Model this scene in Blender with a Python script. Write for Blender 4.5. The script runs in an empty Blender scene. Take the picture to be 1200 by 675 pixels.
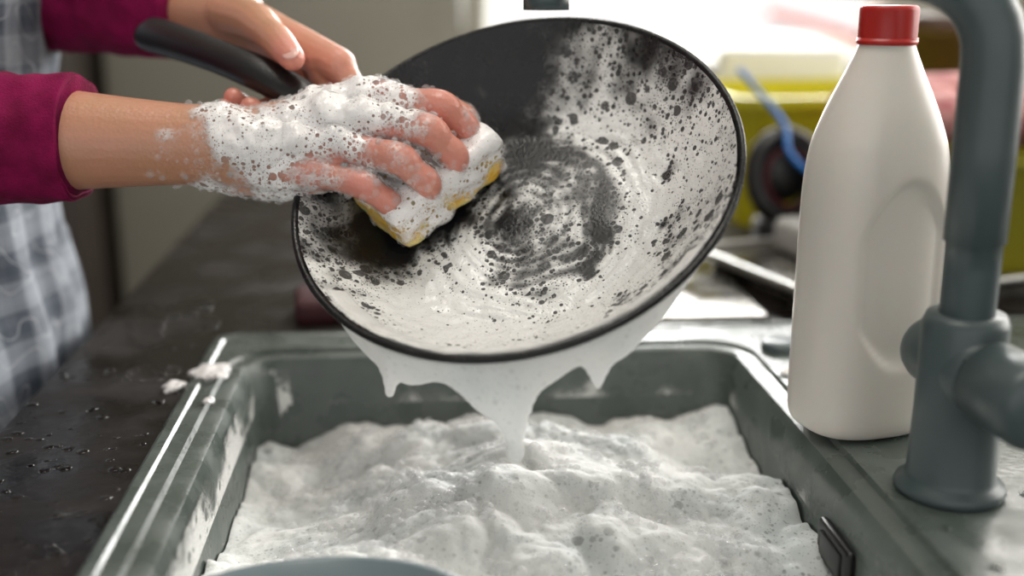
import bpy, bmesh, math, random
from mathutils import Vector, Matrix, noise
random.seed(7)
V=Vector
scene=bpy.context.scene
scene.view_settings.view_transform='Standard'
scene.view_settings.exposure=0.0
scene.view_settings.look='None'

# ------------------------------------------------------------------ helpers
def link(o):
    scene.collection.objects.link(o); return o
def mkmesh(name,verts,faces,mat=None,smooth=True):
    me=bpy.data.meshes.new(name); me.from_pydata([tuple(v) for v in verts],[],faces); me.update()
    if smooth: me.polygons.foreach_set('use_smooth',[True]*len(me.polygons))
    o=link(bpy.data.objects.new(name,me))
    if mat: me.materials.append(mat)
    return o
def group(name,objs,matrix=None):
    e=link(bpy.data.objects.new(name,None)); e.empty_display_size=0.05
    if matrix is not None: e.matrix_world=matrix
    for o in objs: o.parent=e
    return e
def fix_normals(o):
    bm=bmesh.new(); bm.from_mesh(o.data); bmesh.ops.recalc_face_normals(bm,faces=bm.faces); bm.to_mesh(o.data); bm.free()
def catmull(pts,sub):
    out=[]; n=len(pts)
    for i in range(n-1):
        p0=pts[max(i-1,0)];p1=pts[i];p2=pts[i+1];p3=pts[min(i+2,n-1)]
        for k in range(sub):
            t=k/sub
            out.append(tuple(0.5*((2*b)+(-a+c)*t+(2*a-5*b+4*c-d)*t*t+(-a+3*b-3*c+d)*t**3) for a,b,c,d in zip(p0,p1,p2,p3)))
    out.append(tuple(pts[-1])); return out
def tube(pts,seg=16,sub=5,caps=True,flat=None,smoothpath=True):
    P=catmull(pts,sub) if smoothpath else [tuple(p) for p in pts]
    n=len(P)
    T=[]
    for i in range(n):
        a=V(P[max(i-1,0)][:3]); b=V(P[min(i+1,n-1)][:3]); d=b-a
        T.append(d.normalized() if d.length>1e-9 else V((0,0,1)))
    up=V((0,0,1)) if abs(T[0].z)<0.9 else V((1,0,0))
    N=(up-T[0]*up.dot(T[0])).normalized()
    seq=[]
    for i in range(n):
        if i>0:
            q=T[i-1].rotation_difference(T[i]); N=q@N; N=(N-T[i]*N.dot(T[i])).normalized()
        seq.append((V(P[i][:3]),P[i][3],T[i].copy(),N.copy()))
    full=[]
    if caps:
        p,r,t,nn=seq[0]
        for k in (4,3,2,1):
            a=k/4*math.pi/2*0.97; full.append((p-t*r*math.sin(a),r*math.cos(a),t,nn))
    full+=seq
    if caps:
        p,r,t,nn=seq[-1]
        for k in (1,2,3,4):
            a=k/4*math.pi/2*0.97; full.append((p+t*r*math.sin(a),r*math.cos(a),t,nn))
    vs=[];fs=[]
    for (p,r,t,nn) in full:
        b=t.cross(nn)
        for j in range(seg):
            a=2*math.pi*j/seg
            off=(nn*math.cos(a)+b*math.sin(a))*r
            vs.append(p+off)
    m=len(full)
    for i in range(m-1):
        for j in range(seg):
            fs.append((i*seg+j,i*seg+(j+1)%seg,(i+1)*seg+(j+1)%seg,(i+1)*seg+j))
    if caps:
        fs.append(tuple(range(seg))[::-1]); fs.append(tuple((m-1)*seg+j for j in range(seg)))
    return vs,fs
def merge(parts):
    vs=[];fs=[]
    for v,f in parts:
        o=len(vs); vs+=list(v); fs+=[tuple(i+o for i in q) for q in f]
    return vs,fs
def ellipsoid(c,r,seg=20,rings=12,M=None):
    vs=[];fs=[]
    for i in range(rings+1):
        th=math.pi*i/rings
        for j in range(seg):
            a=2*math.pi*j/seg
            p=V((r[0]*math.sin(th)*math.cos(a),r[1]*math.sin(th)*math.sin(a),r[2]*math.cos(th)))
            if M: p=M@p
            vs.append(V(c)+p)
    for i in range(rings):
        for j in range(seg):
            fs.append((i*seg+j,(i+1)*seg+j,(i+1)*seg+(j+1)%seg,i*seg+(j+1)%seg))
    return vs,fs
def bake(o):
    dg=bpy.context.evaluated_depsgraph_get(); dg.update()
    me=bpy.data.meshes.new_from_object(o.evaluated_get(dg)); o.modifiers.clear()
    old=o.data; o.data=me; bpy.data.meshes.remove(old)
def blob(name,parts,voxel,iters,mat,fac=0.5):
    v,f=merge(parts); o=mkmesh(name,v,f,mat)
    m=o.modifiers.new('r','REMESH'); m.mode='VOXEL'; m.voxel_size=voxel; m.use_smooth_shade=True
    s=o.modifiers.new('s','SMOOTH'); s.factor=fac; s.iterations=iters
    bake(o)
    if not o.data.materials: o.data.materials.append(mat)
    o.data.polygons.foreach_set('use_smooth',[True]*len(o.data.polygons))
    return o
def rbox(name,lo,hi,bev,mat,seg=3,rotz=0):
    bm=bmesh.new(); bmesh.ops.create_cube(bm,size=1)
    c=(V(lo)+V(hi))/2; s=V(hi)-V(lo)
    for v in bm.verts: v.co=V((v.co.x*s.x,v.co.y*s.y,v.co.z*s.z))
    if bev>0: bmesh.ops.bevel(bm,geom=bm.edges[:]+bm.verts[:],offset=bev,segments=seg,profile=0.5,affect='EDGES')
    R=Matrix.Rotation(rotz,3,'Z')
    for v in bm.verts: v.co=R@v.co+c
    me=bpy.data.meshes.new(name); bm.to_mesh(me); bm.free(); me.materials.append(mat)
    if bev>0: me.polygons.foreach_set('use_smooth',[True]*len(me.polygons))
    o=link(bpy.data.objects.new(name,me))
    return o
def lathe(prof,seg=64,close=False):
    vs=[];fs=[]
    for (r,z) in prof:
        for j in range(seg):
            a=2*math.pi*j/seg; vs.append(V((r*math.cos(a),r*math.sin(a),z)))
    for i in range(len(prof)-1):
        for j in range(seg):
            fs.append((i*seg+j,i*seg+(j+1)%seg,(i+1)*seg+(j+1)%seg,(i+1)*seg+j))
    return vs,fs
def rrect(x0,x1,y0,y1,r,z,k=8):
    out=[]
    for cx,cy,a0 in ((x1-r,y1-r,0),(x0+r,y1-r,90),(x0+r,y0+r,180),(x1-r,y0+r,270)):
        for i in range(k+1):
            a=math.radians(a0+90*i/k); out.append(V((cx+r*math.cos(a),cy+r*math.sin(a),z)))
    return out
def loops(ls,cap_end=False,cap_start=False):
    n=len(ls[0]); vs=[p for l in ls for p in l]; fs=[]
    for i in range(len(ls)-1):
        for j in range(n): fs.append((i*n+j,i*n+(j+1)%n,(i+1)*n+(j+1)%n,(i+1)*n+j))
    if cap_end: fs.append(tuple((len(ls)-1)*n+j for j in range(n)))
    if cap_start: fs.append(tuple(range(n))[::-1])
    return vs,fs

# ------------------------------------------------------------------ materials
def nt(name):
    m=bpy.data.materials.new(name); m.use_nodes=True; t=m.node_tree; b=t.nodes['Principled BSDF']; return m,t,b
def N(t,typ,**kw):
    n=t.nodes.new(typ)
    for k,v in kw.items():
        if k in n.inputs.keys(): n.inputs[k].default_value=v
        else: setattr(n,k,v)
    return n
def math_n(t,op,a,b=None,clamp=False):
    n=t.nodes.new('ShaderNodeMath'); n.operation=op; n.use_clamp=clamp
    for i,x in enumerate((a,b)):
        if x is None: continue
        if isinstance(x,(int,float)): n.inputs[i].default_value=x
        else: t.links.new(x,n.inputs[i])
    return n.outputs[0]
def mrange(t,src,a,b,c,d,smooth=False):
    n=t.nodes.new('ShaderNodeMapRange')
    if smooth: n.interpolation_type='SMOOTHSTEP'
    n.inputs['From Min'].default_value=a; n.inputs['From Max'].default_value=b; n.inputs['To Min'].default_value=c; n.inputs['To Max'].default_value=d
    t.links.new(src,n.inputs['Value']); return n.outputs[0]
def simple(name,c1,c2=None,scale=8,rough=0.5,bump=0.0,bscale=60,metal=0,spec=0.5,sss=0,coat=0,detail=4,rvar=0.0):
    m,t,b=nt(name)
    tc=N(t,'ShaderNodeTexCoord')
    b.inputs['Roughness'].default_value=rough; b.inputs['Metallic'].default_value=metal
    b.inputs['Specular IOR Level'].default_value=spec; b.inputs['Coat Weight'].default_value=coat
    c2=c2 or tuple(x*0.85 for x in c1)
    no=N(t,'ShaderNodeTexNoise',Scale=scale,Detail=detail); t.links.new(tc.outputs['Object'],no.inputs['Vector'])
    r=N(t,'ShaderNodeValToRGB'); r.color_ramp.elements[0].position=0.35; r.color_ramp.elements[1].position=0.65
    r.color_ramp.elements[0].color=(*c2,1); r.color_ramp.elements[1].color=(*c1,1)
    t.links.new(no.outputs['Fac'],r.inputs['Fac']); t.links.new(r.outputs['Color'],b.inputs['Base Color'])
    if sss: b.inputs['Subsurface Weight'].default_value=sss; b.inputs['Subsurface Scale'].default_value=0.008
    if rvar:
        t.links.new(mrange(t,no.outputs['Fac'],.35,.65,max(0.02,rough-rvar),rough+rvar),b.inputs['Roughness'])
    if bump:
        n2=N(t,'ShaderNodeTexNoise',Scale=bscale,Detail=5); t.links.new(tc.outputs['Object'],n2.inputs['Vector'])
        bp=N(t,'ShaderNodeBump',Strength=bump,Distance=0.002); t.links.new(n2.outputs['Fac'],bp.inputs['Height']); t.links.new(bp.outputs[0],b.inputs['Normal'])
    return m
def foam_lace(name,s0=105,s1=250,s2=620,col=(.90,.90,.88),lo=.14,hi=.70,holes=1.0,bump=.3,ringk=.40):
    """soap lather: translucent film whose thickness follows 'dens', pierced by round bubbles of random size"""
    m,t,b=nt(name); tc=N(t,'ShaderNodeTexCoord')
    at=N(t,'ShaderNodeAttribute',attribute_name='dens'); D=at.outputs['Fac']
    nz=N(t,'ShaderNodeTexNoise',Scale=300,Detail=3); t.links.new(tc.outputs['Object'],nz.inputs['Vector'])
    film=mrange(t,D,lo,hi,0,1,True)
    masks=[];rings=[];hs=[]
    for sc,a,c,thr in ((s0,1.25*holes,.0,.62),(s1,1.0*holes,.15,.25),(s2,.75*holes,.16,.0)):
        vo=N(t,'ShaderNodeTexVoronoi',Scale=sc); t.links.new(tc.outputs['Object'],vo.inputs['Vector'])
        sp=N(t,'ShaderNodeSeparateColor'); t.links.new(vo.outputs['Color'],sp.inputs[0])
        rnd=mrange(t,sp.outputs[0],thr,1,0,1)
        R=mrange(t,D,0.1,1,a,c)
        rad=math_n(t,'MULTIPLY',rnd,R)
        rad=math_n(t,'MINIMUM',rad,.52)
        d=math_n(t,'SUBTRACT',vo.outputs['Distance'],rad)
        masks.append(mrange(t,d,-.05,.03,0,1,True)); 
        ab=math_n(t,'ABSOLUTE',math_n(t,'SUBTRACT',d,.02)); rg=mrange(t,ab,.0,.06,1,0); 
        ok=mrange(t,rad,.08,.16,0,1); rings.append(math_n(t,'MULTIPLY',rg,ok)); hs.append(vo.outputs['Distance'])
    a=math_n(t,'MULTIPLY',masks[0],masks[1]); a=math_n(t,'MULTIPLY',a,masks[2])
    a=math_n(t,'MULTIPLY',a,mrange(t,nz.outputs['Fac'],.35,.6,.82,1))
    a=math_n(t,'MULTIPLY',math_n(t,'ADD',a,.14),film)
    fb=mrange(t,D,.06,.36,0,ringk)
    rr=math_n(t,'MULTIPLY',math_n(t,'MAXIMUM',rings[1],math_n(t,'MAXIMUM',math_n(t,'MULTIPLY',rings[0],.7),math_n(t,'MULTIPLY',rings[2],.6))),fb)
    a=math_n(t,'MAXIMUM',a,rr,True)
    b.inputs['Base Color'].default_value=(*col,1); b.inputs['Roughness'].default_value=.2
    h=math_n(t,'ADD',hs[1],hs[2])
    bp=N(t,'ShaderNodeBump',Strength=bump,Distance=.0008); t.links.new(h,bp.inputs['Height']); t.links.new(bp.outputs[0],b.inputs['Normal'])
    tr=N(t,'ShaderNodeBsdfTransparent'); mx=N(t,'ShaderNodeMixShader')
    t.links.new(a,mx.inputs[0]); t.links.new(tr.outputs[0],mx.inputs[1]); t.links.new(b.outputs[0],mx.inputs[2])
    t.links.new(mx.outputs[0],t.nodes['Material Output'].inputs['Surface'])
    return m
def foam_solid(name,col=(.84,.86,.86),sc=350,pitd=.8,bs=.3,rough=.4,spec=.3,shade=.78,sscale=.014):
    m,t,b=nt(name); tc=N(t,'ShaderNodeTexCoord')
    vo=N(t,'ShaderNodeTexVoronoi',Scale=sc); t.links.new(tc.outputs['Object'],vo.inputs['Vector'])
    v2=N(t,'ShaderNodeTexVoronoi',Scale=sc*.38); t.links.new(tc.outputs['Object'],v2.inputs['Vector'])
    v3=N(t,'ShaderNodeTexVoronoi',Scale=sc*2.3); t.links.new(tc.outputs['Object'],v3.inputs['Vector'])
    nz=N(t,'ShaderNodeTexNoise',Scale=16,Detail=5); t.links.new(tc.outputs['Object'],nz.inputs['Vector'])
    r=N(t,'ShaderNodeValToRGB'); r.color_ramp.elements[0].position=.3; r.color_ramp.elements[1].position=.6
    r.color_ramp.elements[0].color=(col[0]*shade,col[1]*(shade+.04),col[2]*(shade+.06),1); r.color_ramp.elements[1].color=(*col,1)  # soft bluish-grey shadows painted into the foam colour, placed by noise
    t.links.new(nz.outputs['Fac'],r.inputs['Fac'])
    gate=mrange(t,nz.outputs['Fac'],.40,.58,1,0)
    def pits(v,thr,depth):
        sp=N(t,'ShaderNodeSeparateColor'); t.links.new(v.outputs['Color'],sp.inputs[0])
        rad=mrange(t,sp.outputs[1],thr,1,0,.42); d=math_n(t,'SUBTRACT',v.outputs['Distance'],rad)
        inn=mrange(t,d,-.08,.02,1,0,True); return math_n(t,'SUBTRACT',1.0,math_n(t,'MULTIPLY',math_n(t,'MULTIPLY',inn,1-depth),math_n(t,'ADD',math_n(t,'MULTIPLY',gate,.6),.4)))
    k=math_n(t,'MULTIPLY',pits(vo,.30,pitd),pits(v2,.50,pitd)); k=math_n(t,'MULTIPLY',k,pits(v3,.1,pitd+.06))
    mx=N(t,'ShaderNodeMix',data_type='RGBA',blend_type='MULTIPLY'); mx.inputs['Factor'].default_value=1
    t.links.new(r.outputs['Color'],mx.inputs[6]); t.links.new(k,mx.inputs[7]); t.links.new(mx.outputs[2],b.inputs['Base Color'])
    b.inputs['Roughness'].default_value=rough; b.inputs['Specular IOR Level'].default_value=spec
    b.inputs['Subsurface Weight'].default_value=.8; b.inputs['Subsurface Scale'].default_value=sscale
    b.inputs['Subsurface Radius'].default_value=(1,1,1)
    h=math_n(t,'ADD',vo.outputs['Distance'],v2.outputs['Distance']); h=math_n(t,'ADD',h,math_n(t,'MULTIPLY',v3.outputs['Distance'],.5))
    bp=N(t,'ShaderNodeBump',Strength=bs,Distance=.001); bp.invert=True; t.links.new(h,bp.inputs['Height']); t.links.new(bp.outputs[0],b.inputs['Normal'])
    return m
def skin_mat(name,base,pink):
    m,t,b=nt(name); tc=N(t,'ShaderNodeTexCoord')
    no=N(t,'ShaderNodeTexNoise',Scale=28,Detail=3); t.links.new(tc.outputs['Object'],no.inputs['Vector'])
    at=N(t,'ShaderNodeAttribute',attribute_name='pink')
    f=math_n(t,'ADD',mrange(t,no.outputs['Fac'],.3,.7,0,.3),at.outputs['Fac'],True)
    mx=N(t,'ShaderNodeMix',data_type='RGBA'); mx.inputs[6].default_value=(*base,1); mx.inputs[7].default_value=(*pink,1)
    t.links.new(f,mx.inputs[0]); t.links.new(mx.outputs[2],b.inputs['Base Color'])
    b.inputs['Roughness'].default_value=.34; b.inputs['Subsurface Weight'].default_value=.15; b.inputs['Subsurface Scale'].default_value=.004
    b.inputs['Subsurface Radius'].default_value=(1,.4,.25)
    n2=N(t,'ShaderNodeTexVoronoi',Scale=420); t.links.new(tc.outputs['Object'],n2.inputs['Vector'])
    n3=N(t,'ShaderNodeTexNoise',Scale=110,Detail=5); t.links.new(tc.outputs['Object'],n3.inputs['Vector'])
    h=math_n(t,'ADD',n2.outputs['Distance'],math_n(t,'MULTIPLY',n3.outputs['Fac'],2))
    bp=N(t,'ShaderNodeBump',Strength=.3,Distance=.0006); t.links.new(h,bp.inputs['Height']); t.links.new(bp.outputs[0],b.inputs['Normal'])
    return m

M_sink=simple('sink_composite',(.108,.130,.118),(.073,.091,.081),30,.30,.15,200,rvar=.14)
M_counter=simple('counter_stone',(.018,.014,.012),(.006,.005,.005),14,.32,.25,70,rvar=.27,spec=.32)
M_cab=simple('cabinet_paint',(.10,.08,.06),(.07,.055,.045),3,.5)
M_tap=simple('tap_enamel',(.075,.100,.104),(.06,.086,.09),20,.36,.05,300)
M_dark=simple('black_plastic',(.008,.008,.009),(.006,.006,.007),20,.32,.1,300)
M_pan=simple('nonstick',(.012,.012,.013),(.006,.006,.007),60,.24,.18,400,spec=.34,rvar=.08)
M_metal=simple('steel',(.72,.72,.70),(.6,.6,.58),40,.32,.05,200,metal=1)
M_wetsteel=simple('wet_steel',(.26,.255,.23),(.09,.08,.065),22,.2,.3,60,metal=.7,rvar=.1)
M_bottle=simple('white_hdpe',(.79,.74,.68),(.74,.695,.635),5,.33,.04,60,sss=.2)
M_red=simple('red_plastic',(.55,.02,.015),(.45,.015,.012),10,.35)
M_mag=simple('magenta_knit',(.25,.005,.07),(.16,.003,.04),60,.85,.5,700,spec=.2)
M_skin=skin_mat('skin',(.52,.275,.165),(.70,.27,.215))
M_nail=simple('nail',(.78,.48,.42),(.75,.45,.39),20,.2)
M_hair=simple('hair',(.035,.018,.01),(.02,.01,.006),90,.45,.5,200)
M_eye=simple('eye',(.7,.7,.7),(.65,.65,.65),5,.1)
M_iris=simple('iris',(.05,.025,.01),None,5,.1)
M_lip=simple('lip',(.5,.14,.12),None,5,.35)
M_jean=simple('denim',(.03,.05,.10),(.02,.035,.07),40,.8,.4,500)
M_shoe=simple('shoe',(.5,.5,.5),(.4,.4,.4),20,.5)
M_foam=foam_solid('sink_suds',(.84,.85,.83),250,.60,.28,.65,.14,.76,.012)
M_drip=foam_solid('dripping_suds',(.88,.87,.85),600,.86,.10,.2,.5,.88,.010)
M_lace=foam_lace('lacy_suds')
M_lace_hand=foam_lace('hand_suds',170,330,800,(.93,.91,.90),.10,.60,.95,.15,.5)
M_wall=simple('wall_paint',(.42,.41,.36),(.38,.37,.33),2,.8)
M_panel=simple('panel_paint',(.25,.24,.195),(.22,.21,.17),2,.6)
M_darkcab=simple('dark_cabinet',(.04,.03,.024),(.026,.021,.017),3,.5)
M_brown=simple('brown_glaze',(.10,.055,.035),(.07,.04,.028),6,.4)
M_white=simple('white_paint',(.8,.8,.77),(.75,.75,.72),4,.5)
M_floor=simple('floor_wood',(.12,.085,.06),(.08,.058,.04),5,.5)
M_lime=simple('lime_plastic',(.66,.60,.012),(.55,.50,.010),6,.45)
M_olive=simple('olive_plastic',(.30,.27,.010),(.22,.20,.008),6,.45)
M_maroon=simple('maroon',(.05,.006,.010),None,20,.6,.3,200)
M_blue=simple('blue_cord',(.01,.18,.60),None,20,.4)
M_rose=simple('rose_towel',(.40,.13,.14),(.55,.28,.26),70,.9,.8,300)
M_grey=simple('grey_plastic',(.42,.42,.40),None,10,.5)
M_bowl=simple('bowl_glaze',(.20,.25,.27),(.16,.21,.23),20,.25)
M_redf=simple('red_fabric',(.42,.12,.10),None,10,.8)
M_wine=simple('wine_rubber',(.10,.012,.02),None,10,.5)

def sponge_mat():
    m,t,b=nt('sponge_cellulose'); tc=N(t,'ShaderNodeTexCoord')
    vo=N(t,'ShaderNodeTexVoronoi',Scale=330); t.links.new(tc.outputs['Object'],vo.inputs['Vector'])
    no=N(t,'ShaderNodeTexNoise',Scale=60,Detail=4); t.links.new(tc.outputs['Object'],no.inputs['Vector'])
    r=N(t,'ShaderNodeValToRGB'); r.color_ramp.elements[0].position=.42; r.color_ramp.elements[0].color=(.86,.50,.05,1); r.color_ramp.elements[1].position=.62; r.color_ramp.elements[1].color=(.92,.74,.30,1)
    t.links.new(no.outputs['Fac'],r.inputs['Fac']); t.links.new(r.outputs['Color'],b.inputs['Base Color']); b.inputs['Roughness'].default_value=.6
    b.inputs['Subsurface Weight'].default_value=.3; b.inputs['Subsurface Scale'].default_value=.006
    bp=N(t,'ShaderNodeBump',Strength=.6,Distance=.0015); t.links.new(vo.outputs['Distance'],bp.inputs['Height']); t.links.new(bp.outputs[0],b.inputs['Normal'])
    return m
M_sponge=sponge_mat()
def apron_mat():
    m,t,b=nt('apron_plaid'); tc=N(t,'ShaderNodeTexCoord'); sp=N(t,'ShaderNodeSeparateXYZ'); t.links.new(tc.outputs['Object'],sp.inputs[0])
    def stripe(o,f,ph):
        a=math_n(t,'MULTIPLY',o,f); a=math_n(t,'ADD',a,ph); a=math_n(t,'SINE',a); return mrange(t,a,-.2,.2,0,1)
    s1=stripe(sp.outputs['Y'],105,0); s2=stripe(sp.outputs['Z'],135,1)
    w1=stripe(sp.outputs['Y'],315,.4); w2=stripe(sp.outputs['Z'],405,.8)
    s=math_n(t,'MULTIPLY',math_n(t,'ADD',s1,s2),.42); w=math_n(t,'MULTIPLY',math_n(t,'ADD',w1,w2),.08); s=math_n(t,'ADD',s,w)
    r=N(t,'ShaderNodeValToRGB'); r.color_ramp.elements[0].color=(.055,.07,.095,1); r.color_ramp.elements[1].color=(.30,.33,.375,1); t.links.new(s,r.inputs['Fac'])
    no=N(t,'ShaderNodeTexNoise',Scale=38,Detail=0); t.links.new(tc.outputs['Object'],no.inputs['Vector'])
    d=math_n(t,'ABSOLUTE',math_n(t,'SUBTRACT',no.outputs['Fac'],.56)); l=math_n(t,'LESS_THAN',d,.010)
    lt=math_n(t,'MULTIPLY',l,.5)
    mx=N(t,'ShaderNodeMix',data_type='RGBA'); mx.inputs[7].default_value=(.5,.52,.56,1); t.links.new(lt,mx.inputs[0]); t.links.new(r.outputs['Color'],mx.inputs[6]); t.links.new(mx.outputs[2],b.inputs['Base Color'])
    b.inputs['Roughness'].default_value=.85
    n2=N(t,'ShaderNodeTexNoise',Scale=500,Detail=2); t.links.new(tc.outputs['Object'],n2.inputs['Vector'])
    bp=N(t,'ShaderNodeBump',Strength=.3,Distance=.001); t.links.new(n2.outputs['Fac'],bp.inputs['Height']); t.links.new(bp.outputs[0],b.inputs['Normal'])
    return m
M_apron=apron_mat()
def water_mat():
    m,t,b=nt('water'); b.inputs['Base Color'].default_value=(.9,.92,.93,1); b.inputs['Transmission Weight'].default_value=1; b.inputs['Roughness'].default_value=.02; b.inputs['IOR'].default_value=1.33
    return m
M_water=water_mat()
def bubble_mat(name,f):
    m,t,b=nt(name); b.inputs['Base Color'].default_value=(.9,.9,.9,1); b.inputs['Roughness'].default_value=.06
    tr=N(t,'ShaderNodeBsdfTransparent'); mx=N(t,'ShaderNodeMixShader'); mx.inputs[0].default_value=f
    t.links.new(tr.outputs[0],mx.inputs[1]); t.links.new(b.outputs[0],mx.inputs[2]); t.links.new(mx.outputs[0],t.nodes['Material Output'].inputs['Surface'])
    return m
M_bubble=bubble_mat('bubble',.26)
M_bubble2=bubble_mat('clear_bubble',.14)
def set_dens(o,d):
    a=o.data.attributes.new('dens','FLOAT','POINT'); a.data.foreach_set('value',d)

# ------------------------------------------------------------------ room
FZ=-.9; CZ=1.65
rbox('floor',(-2.4,-1.6,FZ-.05),(1.9,3.2,FZ),0,M_floor)
rbox('ceiling',(-2.4,-1.6,CZ),(1.9,3.2,CZ+.05),0,M_white)
def wall_with_window(name,axis,pos,a0,a1,w0,w1,z0,z1,mat,th=.1):
    def bx(nm,u0,u1,za,zb):
        if axis=='y': lo=(u0,pos,za);hi=(u1,pos+th,zb)
        else: lo=(pos,u0,za);hi=(pos+th,u1,zb)
        return rbox(nm,lo,hi,0,mat)
    group(name,[bx('part_1',a0,w0,FZ,CZ),bx('part_2',w1,a1,FZ,CZ),bx('part_3',w0,w1,FZ,z0),bx('part_4',w0,w1,z1,CZ)])
wall_with_window('wall_back','y',3.1,-2.4,1.8,.14,1.26,.10,1.25,M_wall)
wall_with_window('wall_right','x',1.8,-1.6,3.2,.5,2.6,.05,1.25,M_wall)
rbox('wall_left',(-2.5,-1.6,FZ),(-2.4,3.2,CZ),0,M_wall)
def window(name,axis,pos,a0,a1,z0,z1):
    fr=[]
    def bx(nm,u0,u1,za,zb,d=.05):
        if axis=='y': lo=(u0,pos,za);hi=(u1,pos+d,zb)
        else: lo=(pos,u0,za);hi=(pos+d,u1,zb)
        return rbox(nm,lo,hi,.004,M_white,2)
    w=.05; mid=(a0+a1)/2
    fr+=[bx('jamb_1',a0,a0+w,z0,z1),bx('jamb_2',a1-w,a1,z0,z1),bx('rail_1',a0+w,a1-w,z0,z0+w),bx('rail_2',a0+w,a1-w,z1-w,z1),bx('mullion',mid-.04,mid+.04,z0+w,z1-w)]
    if axis=='y': fr.append(rbox('sill',(a0-.03,pos-.12,z0-.03),(a1+.03,pos,z0),.005,M_white))
    else: fr.append(rbox('sill',(pos-.12,a0-.03,z0-.03),(pos,a1+.03,z0),.005,M_white))
    group(name,fr)
window('window_1','y',3.12,.14,1.26,.10,1.25)
window('window_2','x',1.82,.5,2.6,.05,1.25)
def cupboard(name,lo,hi,mat,doors=2):
    objs=[rbox('carcass',lo,hi,.006,mat)]
    w=(hi[0]-lo[0])/doors
    for i in range(doors):
        objs.append(rbox('door_leaf_%d'%(i+1),(lo[0]+i*w+.006,lo[1]-.022,lo[2]+.08),(lo[0]+(i+1)*w-.006,lo[1]-.002,hi[2]-.02),.004,mat))
        x=lo[0]+(i+1)*w-.05 if i%2==0 else lo[0]+i*w+.05
        v,f=tube([(x,lo[1]-.05,.2,.006),(x,lo[1]-.05,.4,.006)],10,2); objs.append(mkmesh('pull_%d'%(i+1),v,f,M_metal))
    group(name,objs)
cupboard('tall_cupboard',(-.62,2.35,FZ),(.13,2.9,1.3),M_panel,1)
cupboard('storage_cupboard',(-1.6,2.2,FZ),(-.64,2.8,.42),M_darkcab,2)

# ------------------------------------------------------------------ counter
cx0,cx1,cy0,cy1=-.285,1.05,-.35,1.66
hx=(-.16,.56,.30,.915)
v,f=loops([rrect(*hx,.02,-.04),rrect(cx0,cx1,cy0,cy1,.012,-.04),rrect(cx0,cx1,cy0,cy1,.012,-.004),rrect(cx0+.004,cx1-.004,cy0+.004,cy1-.004,.01,0),rrect(*hx,.02,0),rrect(*hx,.02,-.04)])
top=mkmesh('worktop',v,f,M_counter,False); fix_normals(top)
objs=[top]
objs.append(rbox('panel_front',(cx0+.02,cy0+.02,FZ+.1),(cx0+.04,cy1-.02,-.04),0,M_cab))
objs.append(rbox('panel_end',(cx0+.04,cy1-.04,FZ),(cx1-.02,cy1-.02,-.04),0,M_cab))
objs.append(rbox('panel_near',(cx0+.04,cy0+.02,FZ),(cx1-.02,cy0+.04,-.04),0,M_cab))
objs.append(rbox('panel_rear',(cx1-.04,cy0+.04,FZ),(cx1-.02,cy1-.04,-.04),0,M_cab))
objs.append(rbox('plinth',(cx0+.07,cy0+.04,FZ),(cx0+.09,cy1-.04,FZ+.1),0,M_cab))
for i in range(4):
    y=cy0+.04+i*.48
    objs.append(rbox('cabinet_door_%d'%(i+1),(cx0+.004,y,FZ+.12),(cx0+.018,y+.47,-.06),.003,M_cab))
    v,f=tube([(cx0-.012,y+.1,-.12,.005),(cx0-.012,y+.3,-.12,.005)],10,2); objs.append(mkmesh('cabinet_pull_%d'%(i+1),v,f,M_metal))
group('kitchen_counter',objs)

# ------------------------------------------------------------------ sink
bx0,bx1,by0,by1=-.138,.245,.40,.875
def bl(e,z,r=.026): return rrect(bx0-e,bx1+e,by0-e,by1+e,max(.012,r+e),z)
v,f=loops([rrect(-.175,.60,.285,.935,.018,-.003),rrect(-.175,.60,.285,.935,.018,.002),rrect(-.172,.597,.288,.932,.016,.0048),rrect(-.166,.591,.294,.926,.014,.005),rrect(-.164,.589,.296,.924,.013,.0035),
 bl(.016,.0035),bl(.014,.0005),bl(.006,.0005),bl(.002,-.001),bl(0,-.005),bl(-.003,-.012),bl(-.008,-.15),bl(-.012,-.170),bl(-.024,-.182,.05),bl(-.06,-.187,.09),bl(-.15,-.19,.16)],cap_end=True)
sink=mkmesh('basin_and_deck',v,f,M_sink); fix_normals(sink)
m=sink.modifiers.new('es','EDGE_SPLIT'); m.split_angle=math.radians(28)
ov=[rbox('overflow_slot',(bx1-.010,.575,-.052),(bx1-.0035,.625,-.026),.003,M_dark),rbox('overflow_plate',(bx1-.0112,.583,-.047),(bx1-.0095,.617,-.031),.0015,M_dark)]
v,f=lathe([(0.0001,-.186),(.035,-.186),(.04,-.189)],32); v=[p+V((.05,.63,0)) for p in v]; dr=mkmesh('drain',v,f,M_metal)
v,f=lathe([(.0001,.010),(.014,.010),(.016,.008),(.016,.0035)],32); v=[p+V((.283,.86,0)) for p in v]; kn=mkmesh('waste_knob',v,f,M_tap)
group('kitchen_sink',[sink,dr,kn]+ov)

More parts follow.
